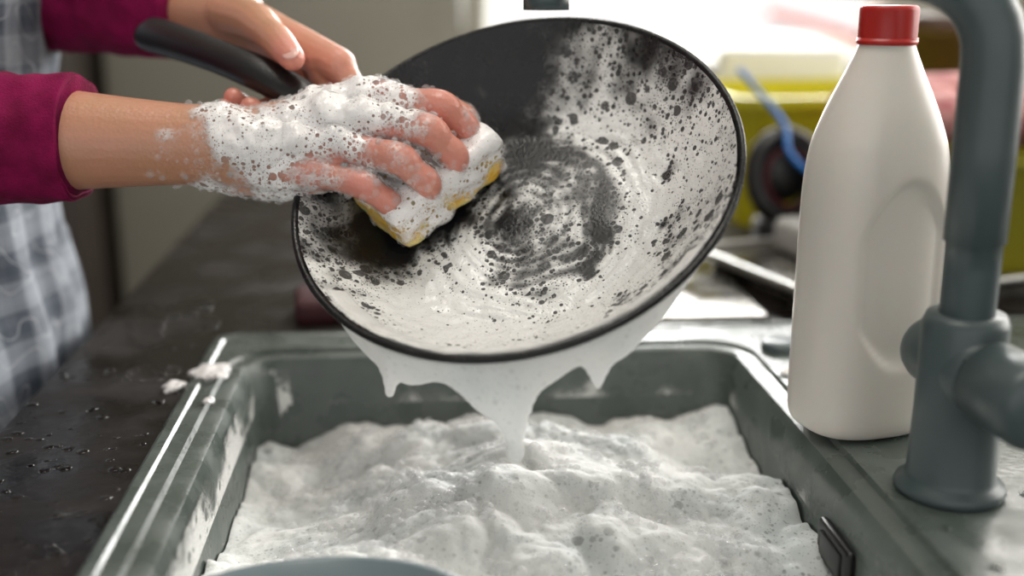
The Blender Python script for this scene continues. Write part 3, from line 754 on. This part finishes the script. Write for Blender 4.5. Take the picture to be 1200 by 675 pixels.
v,f=tube(pp,36,1,caps=False,smoothpath=False); f.append(tuple(len(v)-36+j for j in range(36))); objs.append(mkmesh('spout',v,f,M_tap))
group('kitchen_faucet',objs)

# ------------------------------------------------------------------ background items on the counter
def bin_(name,lo,hi,mat,rot=0):
    th=.006; x0,y0,z0=lo;x1,y1,z1=hi; t=.02
    L=[rrect(x0+t,x1-t,y0+t,y1-t,.03,z0),rrect(x0,x1,y0,y1,.035,z1-.012),rrect(x0-.008,x1+.008,y0-.008,y1+.008,.04,z1-.012),rrect(x0-.008,x1+.008,y0-.008,y1+.008,.04,z1),rrect(x0+th,x1-th,y0+th,y1-th,.03,z1),rrect(x0+t+th,x1-t-th,y0+t+th,y1-t-th,.025,z0+th)]
    v,f=loops(L,True,True); o=mkmesh(name,v,f,mat,False); fix_normals(o)
    c=(V(lo)+V(hi))/2; R=Matrix.Rotation(rot,4,'Z'); o.matrix_world=Matrix.Translation(c)@R@Matrix.Translation(-c); return o
bin_('storage_bin',(.46,1.00,0),(.86,1.28,.135),M_olive,-.12)
bin_('storage_bin',(.36,1.33,0),(.78,1.59,.158),M_lime,.05)
v,f=loops([rrect(-.13,.13,-.10,.10,.02,.010),rrect(-.14,.14,-.11,.11,.025,.018)],True); tr1=mkmesh('tray_floor',v,f,M_wetsteel,False)
rp=[(*p,.0050) for p in rrect(-.14,.14,-.11,.11,.025,.020)]; rp.append(rp[0]); v,f=tube(rp,14,1,False,smoothpath=False); tr2=mkmesh('rolled_edge',v,f,M_metal)
v,f=loops([rrect(-.13,.13,-.10,.10,.02,.0),rrect(-.13,.13,-.10,.10,.02,.009)],True,True); tr3=mkmesh('tray_foot',v,f,M_wetsteel,False)
group('steel_tray',[tr1,tr2,tr3],Matrix.Translation((.445,1.085,0))@Matrix.Rotation(math.radians(17),4,'Z'))
rbox('draining_plate',(.02,.945,0),(.30,1.20,.006),.003,M_wetsteel)
rbox('soap_box',(.365,1.07,.020),(.425,1.15,.055),.010,M_grey,4,.2)
v,f=tube([(.40+.034*math.cos(a),1.235+.012*math.sin(a),.080+.042*math.sin(a),.013) for a in [math.radians(k*20) for k in range(19)]],12,1,False,smoothpath=False)
coil=mkmesh('coil',v,f,M_dark); v,f=tube([(.40+.026*math.cos(a),1.222+.01*math.sin(a),.080+.03*math.sin(a),.002) for a in [math.radians(k*20) for k in range(19)]],8,1,False,smoothpath=False)
hub=ellipsoid((.40,1.238,.080),(.026,.008,.03),20,10)
group('cable_coil',[coil,mkmesh('hub',*hub,M_dark),mkmesh('ring',v,f,M_wine),rbox('coil_foot',(.37,1.215,0),(.43,1.255,.035),.006,M_dark)])
v,f=tube([(.365,1.318,.19,.0035),(.385,1.30,.165,.0035),(.40,1.25,.135,.0035),(.395,1.21,.11,.0035),(.42,1.18,.085,.0035),(.46,1.15,.075,.0035),(.45,1.17,.10,.0035),(.42,1.19,.105,.0035),(.43,1.18,.07,.0035),(.48,1.14,.055,.0035)],8,6)
mkmesh('electric_cord',v,f,M_blue)
tw=[]
for k in range(40):
    tw.append(ellipsoid((random.uniform(.47,.80),random.uniform(1.0,1.22),.155+random.uniform(-.012,.02)),(.055,.045,.022),12,8))
blob('dish_towel',tw,.005,6,M_rose)
def tub(name,x,y,r,h,mat,z=0):
    v,f=lathe([(.0001,0),(r*.86,0),(r*.9,.004),(r,h*.9),(r*1.05,h*.9),(r*1.05,h),(r*.98,h*1.02),(.0001,h*1.02)],40); v=[p+V((x,y,z)) for p in v]; return mkmesh(name,v,f,mat)
tub('plastic_tub',.90,1.52,.07,.20,M_white)
tub('cooking_pot',.665,1.46,.055,.235,M_brown,.008)
rbox('bread_box',(.42,1.605,0),(.60,1.655,.20),.01,M_white)
rbox('napkin_box',(.16,1.46,0),(.30,1.60,.10),.01,M_white)
v,f=tube([(.92,3.03,.21,.012),(1.08,3.03,.17,.012),(1.24,3.03,.115,.012)],12,5); mkmesh('red_umbrella',v,f,M_redf)
rbox('scrub_pad',(-.115,.965,0),(-.035,1.03,.022),.006,M_maroon,3,.1)
v,f=lathe([(.0001,-.060),(.03,-.060),(.05,-.048),(.068,-.025),(.076,0),(.079,.001),(.079,-.002),(.071,-.028),(.052,-.052),(.0001,-.063)],64)
bowl=mkmesh('soaking_bowl',v,f,M_bowl); bowl.matrix_world=Matrix.Translation((-.055,.486,.003))@Matrix.Rotation(math.radians(-10),4,'X')

# water drops on counter and deck, flat patches of lather on the rim
it=[]
for k in range(620):
    if random.random()<.65: x=random.uniform(-.278,-.18); y=random.uniform(.5,1.05); z=0
    else:
        x=random.uniform(.262,.50); y=random.uniform(.50,.92); z=.0035
        if (x-.29)**2+(y-.702)**2<.055**2 or (x-fx)**2+(y-fy)**2<.04**2: continue
    if noise.noise(V((x,y,0))*30)<-.1: continue
    r=random.choice((.0008,.001,.0015,.0022,.003,.0042)); it.append(((x,y,z),r,.28))
spheres('water_drops',it,M_water)
def patch(cx,cy,z,R,seed):
    vs=[];fs=[];dn=[];n1,n2=24,60
    for i in range(n1):
        for j in range(n2):
            a=2*math.pi*j/n2; rr=R*i/(n1-1)*(1+.35*noise.noise(V((math.cos(a)*1.5,math.sin(a)*1.5,seed)))); t=i/(n1-1)
            x=cx+rr*math.cos(a); y=cy+rr*math.sin(a)*1.25; h=.0045*math.sqrt(max(0,1-t*t))*(1+.3*noise.noise(V((x,y,0))*150))
            vs.append(V((x,y,z+h+.0002))); dn.append(max(0,min(1,.95-.75*t**3+.35*noise.noise(V((x,y,1))*120))))
    for i in range(n1-1):
        for j in range(n2): fs.append((i*n2+j,i*n2+(j+1)%n2,(i+1)*n2+(j+1)%n2,(i+1)*n2+j))
    o=mkmesh('patch_%d'%seed,vs,fs,M_lace_hand); set_dens(o,dn); return o
group('foam_dabs',[patch(-.160,.830,.0045,.017,1),patch(-.184,.812,0,.009,2),patch(-.152,.770,.003,.005,3),patch(.268,.80,.0035,.006,4),patch(.345,.70,.0035,.008,5),patch(.33,.655,.0035,.005,6)])

# ------------------------------------------------------------------ lights
w=bpy.data.worlds.new('world'); scene.world=w; w.use_nodes=True
bg=w.node_tree.nodes['Background']; bg.inputs[0].default_value=(1.0,.985,.97,1); bg.inputs[1].default_value=1.05
def area(name,loc,target,sx,sy,e,col=(1,1,1)):
    l=bpy.data.lights.new(name,'AREA'); l.shape='RECTANGLE'; l.size=sx; l.size_y=sy; l.energy=e; l.color=col
    o=link(bpy.data.objects.new(name,l)); o.location=loc; o.rotation_euler=(V(target)-V(loc)).to_track_quat('-Z','Y').to_euler(); return o
area('window_light_1',(.70,3.05,.70),(.3,.7,.1),1.1,1.1,66,(1,.99,.97))
area('window_light_2',(1.75,1.55,.70),(.2,.7,.1),2.0,1.1,42,(1,.96,.90))
area('overhead_softbox',(.0,.75,1.6),(.05,.75,0),.6,.6,9,(1,.95,.87))  # unseen softbox added overhead for soft light from above

# ------------------------------------------------------------------ camera
cam=bpy.data.cameras.new('camera'); co=link(bpy.data.objects.new('camera',cam))
F=V((.0752,.9639,-.2554)).normalized(); Rr=V((.9970,-.0778,0)); Rr=(Rr-F*Rr.dot(F)).normalized(); U=Rr.cross(F)
co.matrix_world=Matrix(((Rr.x,U.x,-F.x,0),(Rr.y,U.y,-F.y,0),(Rr.z,U.z,-F.z,.286),(0,0,0,1)))
cam.lens=40.5; cam.sensor_width=36; cam.clip_start=.02
cam.dof.use_dof=True; cam.dof.focus_distance=.725; cam.dof.aperture_fstop=2.2
scene.camera=co
